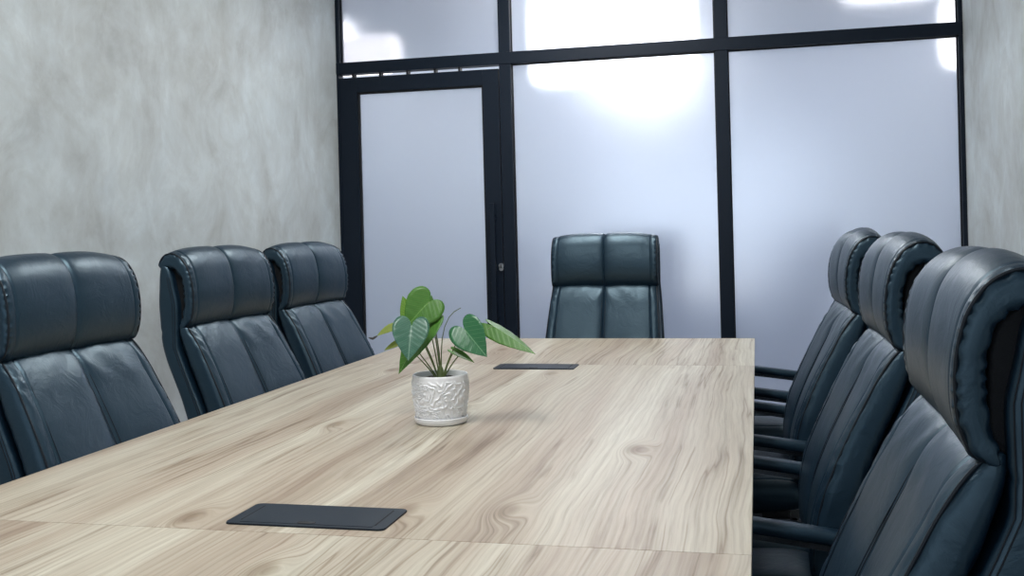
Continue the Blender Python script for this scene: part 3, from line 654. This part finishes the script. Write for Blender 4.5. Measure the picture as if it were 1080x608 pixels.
# ------------------------------------------------------------------ the potted plant
PX, PY = -0.780, 2.462
def plant():
    e = empty('potted_plant', (PX, PY, TZ)); tag(e, 'heart-leaved green plant in a white embossed pot standing on the table', 'plant')
    # pot with raised swirling leaves
    def relief(a, z, j):
        if z < 0.014 or z > 0.112: return 0.0
        p = Vector((math.cos(a) * 2.1, math.sin(a) * 2.1, z * 26))
        q = noise.noise(p * 0.9) * 2.2 + noise.noise(p * 2.0 + Vector((4, 1, 2))) * 0.7
        v = abs(math.sin(q * 6.5 + z * 30 + a * 2.0))
        r_ = max(0, 1 - v * 1.7)
        fade = min(1, (z - 0.014) / 0.008, (0.112 - z) / 0.008)
        return 0.0042 * (r_ ** 0.8) * fade
    prof = [(0, 0.010), (0.050, 0.010), (0.056, 0.012)]
    for k in range(64):
        z = 0.014 + 0.102 * k / 63; t = (z - 0.014) / 0.102
        prof.append((0.0595 + 0.0098 * math.sin(min(1, t * 1.15) * math.pi / 2), z))
    prof += [(0.0695, 0.120), (0.0685, 0.1225), (0.066, 0.1225), (0.0645, 0.119), (0.063, 0.10), (0.058, 0.03), (0, 0.03)]
    b = bmesh.new(); lathe(b, prof, 200, fn=lambda a, z, j: relief(a, z, j) if 3 <= j < 67 else 0); obj('pot', b, M_CERAMIC, e)
    b = bmesh.new(); lathe(b, [(0, 0.0003), (0.058, 0.0003), (0.0635, 0.003), (0.0665, 0.010), (0.0672, 0.0165), (0.0655, 0.0178), (0.0640, 0.0165), (0.062, 0.0095), (0, 0.0095)], 96); obj('saucer', b, M_CERAMIC, e)
    b = bmesh.new(); rnd = random.Random(3)
    lathe(b, [(0, 0.112), (0.02, 0.1125), (0.04, 0.111), (0.0625, 0.108), (0.0625, 0.095), (0, 0.095)], 40, fn=lambda a, z, j: 0)
    for v in b.verts:
        if v.co.z > 0.105 and math.hypot(v.co.x, v.co.y) < 0.06: v.co.z += rnd.uniform(-0.002, 0.003)
    obj('soil', b, M_SOIL, e)
    crown = Vector((0.002, -0.004, 0.112))
    OUT = [(0.0, 0.0), (0.05, -0.15), (0.14, -0.26), (0.26, -0.285), (0.37, -0.22), (0.44, -0.08), (0.465, 0.09), (0.44, 0.29), (0.37, 0.47), (0.27, 0.65), (0.16, 0.82), (0.06, 0.95), (0.0, 1.04)]
    OUTS = catmull(OUT, 30, closed=False)
    def leaf(base, tip, normal, width, m, fold=0.25, droop=0.12, thin=False):
        """base/tip: (pixel x, pixel y, depth); normal: the way the upper face looks; width: full width in metres."""
        A = at_y(*base) - Vector((PX, PY, TZ)); T = at_y(*tip) - Vector((PX, PY, TZ))
        L = (T - A); ln = L.length; L.normalize()
        Nv = Vector(normal); Nv = (Nv - L * Nv.dot(L)).normalized(); S = L.cross(Nv).normalized()
        bm = bmesh.new(); uvl = bm.loops.layers.uv.new('UVMap'); K = 6
        grid = {}
        for s in (-1, 1):
            for i, (ox, oy) in enumerate(OUTS):
                my = min(1.0, max(0.0, oy + 0.10 * (1 - oy))) if oy > -0.2 or True else 0
                my = max(0.0, min(1.04, (i / 29) ** 1.15 * 1.04))
                for k in range(K + 1):
                    if k == 0 and s == 1: grid[(s, i, 0)] = grid[(-1, i, 0)]; continue
                    t = k / K; x = ox * t; y = my + (oy - my) * t
                    X = x * width / 0.94 * s; Y = y * ln / 1.04
                    ax = abs(x)
                    Z = ax * width * fold - droop * ln * (y ** 2) + 0.012 * width * math.sin(y * 26 - ax * 10) * (ax * 2)
                    Z += droop * ln * (1.04 ** 2) * y / 1.04             # keep the tip in place: an arched blade
                    v = bm.verts.new(A + S * X + L * Y + Nv * Z); grid[(s, i, k)] = (v, 0.5 + s * x, y)
        for s in (-1, 1):
            for i in range(29):
                for k in range(K):
                    q = [grid[(s, i, k)], grid[(s, i + 1, k)], grid[(s, i + 1, k + 1)], grid[(s, i, k + 1)]]
                    vs = []; uu = []
                    for v, a_, b_ in q:
                        if v not in vs: vs.append(v); uu.append((a_, b_))
                    if len(vs) < 3: continue
                    try: f = bm.faces.new(vs if s > 0 else vs[::-1])
                    except ValueError: continue
                    for lp in f.loops:
                        lp[uvl].uv = uu[vs.index(lp.vert)]
        bmesh.ops.remove_doubles(bm, verts=bm.verts[:], dist=1e-5)
        o = obj('leaf', bm, m, e)
        sd = o.modifiers.new('thickness', 'SOLIDIFY'); sd.thickness = 0.0005; sd.offset = 0
        return o, A
    def petiole(A, parent, mid=None, r0=0.0019, r1=0.0012, root=None):
        root = root or crown; b_ = bmesh.new()
        mid = mid or (root.lerp(A, 0.5) + Vector((0, 0, 0.02)))
        P_ = [root * (1 - t) ** 2 + mid * 2 * t * (1 - t) + A * t * t for t in (i / 16 for i in range(17))]
        tube(b_, P_, [r0 + (r1 - r0) * i / 16 for i in range(17)], 8)
        return obj('petiole', b_, M_STEM, parent)
    G1 = leaf_mat('leaf_blue_green', (0.040, 0.125, 0.080), (0.060, 0.160, 0.105), (0.24, 0.38, 0.28), 0.32, 0.10)
    G2 = leaf_mat('leaf_bright_green', (0.060, 0.190, 0.022), (0.090, 0.250, 0.030), (0.22, 0.42, 0.10), 0.42, 0.30)
    G3 = leaf_mat('leaf_young_green', (0.130, 0.290, 0.022), (0.180, 0.350, 0.030), (0.30, 0.48, 0.12), 0.45, 0.40)
    G4 = leaf_mat('leaf_dark_green', (0.022, 0.120, 0.045), (0.035, 0.160, 0.060), (0.20, 0.36, 0.20), 0.32, 0.10)
    G5 = leaf_mat('leaf_yellow', (0.26, 0.34, 0.05), (0.36, 0.42, 0.09), (0.42, 0.46, 0.18), 0.5, 0.45)
    Yp = PY
    def rt(dx, dy): return crown + Vector((dx, dy, 0))
    # front blue-green leaf facing the camera
    o, A = leaf((434, 344, Yp - 0.07), (430.5, 381, Yp - 0.105), (0.22, -0.95, 0.42), 0.092, G1, 0.22, 0.10); petiole(A, o, rt(-0.03, -0.01) + Vector((0, 0, 0.10)), root=rt(-0.006, 0))
    # large bright leaf above and behind it
    o, A = leaf((452, 319, Yp + 0.00), (427, 347, Yp - 0.02), (0.40, -0.66, 0.60), 0.104, G2, 0.16, 0.10); petiole(A, o, rt(0.0, 0.0) + Vector((0.0, 0, 0.10)), root=rt(0.0, 0.004))
    # the leaf hanging below and behind the front one
    o, A = leaf((452, 343, Yp - 0.01), (420.5, 395, Yp - 0.05), (-0.15, -0.80, 0.50), 0.086, G2, 0.25, 0.10); petiole(A, o, root=rt(-0.004, 0.006))
    # young leaves peeping out behind
    o, A = leaf((432, 336, Yp + 0.06), (424.5, 312, Yp + 0.07), (0.1, -0.9, 0.3), 0.042, G3, 0.2, 0.08); petiole(A, o, root=rt(-0.008, 0.008))
    o, A = leaf((455, 330, Yp + 0.04), (455, 311, Yp + 0.05), (0.2, -0.9, 0.2), 0.024, G2, 0.3, 0.05); petiole(A, o, root=rt(-0.002, 0.010))
    # yellowing leaves on the left
    o, A = leaf((416, 346, Yp + 0.05), (397, 355, Yp + 0.04), (0.0, -0.55, 0.80), 0.034, G5, 0.3, 0.14); petiole(A, o, root=rt(-0.010, 0.004))
    tb = bmesh.new(); q0 = at_y(398, 354.5, Yp + 0.04) - Vector((PX, PY, TZ)); q1 = at_y(393, 357.5, Yp + 0.035) - Vector((PX, PY, TZ)); q2 = at_y(388.5, 356.3, Yp + 0.03) - Vector((PX, PY, TZ))
    tube(tb, [q0, q0.lerp(q1, 0.5), q1, q1.lerp(q2, 0.5), q2], [0.0012, 0.0030, 0.0034, 0.0024, 0.0006], 8); dt_ = obj('dry_tip', tb, M_DRY, o); dt_['label'] = 'dark curled dry tip'
    o, A = leaf((421, 362, Yp + 0.06), (405, 370, Yp + 0.05), (0.0, -0.5, 0.85), 0.030, G5, 0.2, 0.05); petiole(A, o, root=rt(-0.010, -0.004))
    # right: heart-shaped leaf
    o, A = leaf((490, 347.5, Yp - 0.03), (513.8, 377, Yp - 0.05), (-0.12, -0.90, 0.42), 0.088, G4, 0.20, 0.10); petiole(A, o, rt(0.02, -0.01) + Vector((0, 0, 0.05)), root=rt(0.008, -0.002))
    # far right: long bright leaf seen almost edge on
    o, A = leaf((520, 344, Yp + 0.02), (565, 374, Yp - 0.04), (0.30, -0.46, 0.55), 0.060, G2, -0.55, 0.05); petiole(A, o, rt(0.05, 0.0) + Vector((0, 0, 0.075)), root=rt(0.008, 0.004))
    # small low leaf
    o, A = leaf((479.5, 371, Yp - 0.02), (500.5, 383, Yp - 0.045), (0.18, -0.55, 0.70), 0.024, G2, 0.25, 0.06); petiole(A, o, root=rt(0.010, -0.004))
    # thin bare shoot
    sb = bmesh.new(); org = Vector((PX, PY, TZ))
    tube(sb, [crown + Vector((0.002, 0, 0))] + [at_y(x, y, Yp - 0.005) - org for x, y in ((465.5, 372), (466.5, 357), (469, 345), (473.5, 335), (479, 329), (486, 325))], [0.0018, 0.0015, 0.0013, 0.0012, 0.0011, 0.001, 0.0009], 8)
    obj('bare_shoot', sb, M_STEM, e)
    # sheath where the stems leave the soil
    cb = bmesh.new(); lathe(cb, [(0.010, 0), (0.0095, 0.012), (0.007, 0.026), (0.003, 0.034), (0, 0.035)], 16, c=(crown.x, crown.y, crown.z - 0.002)); obj('stem_base', cb, M_STEM, e)
plant()
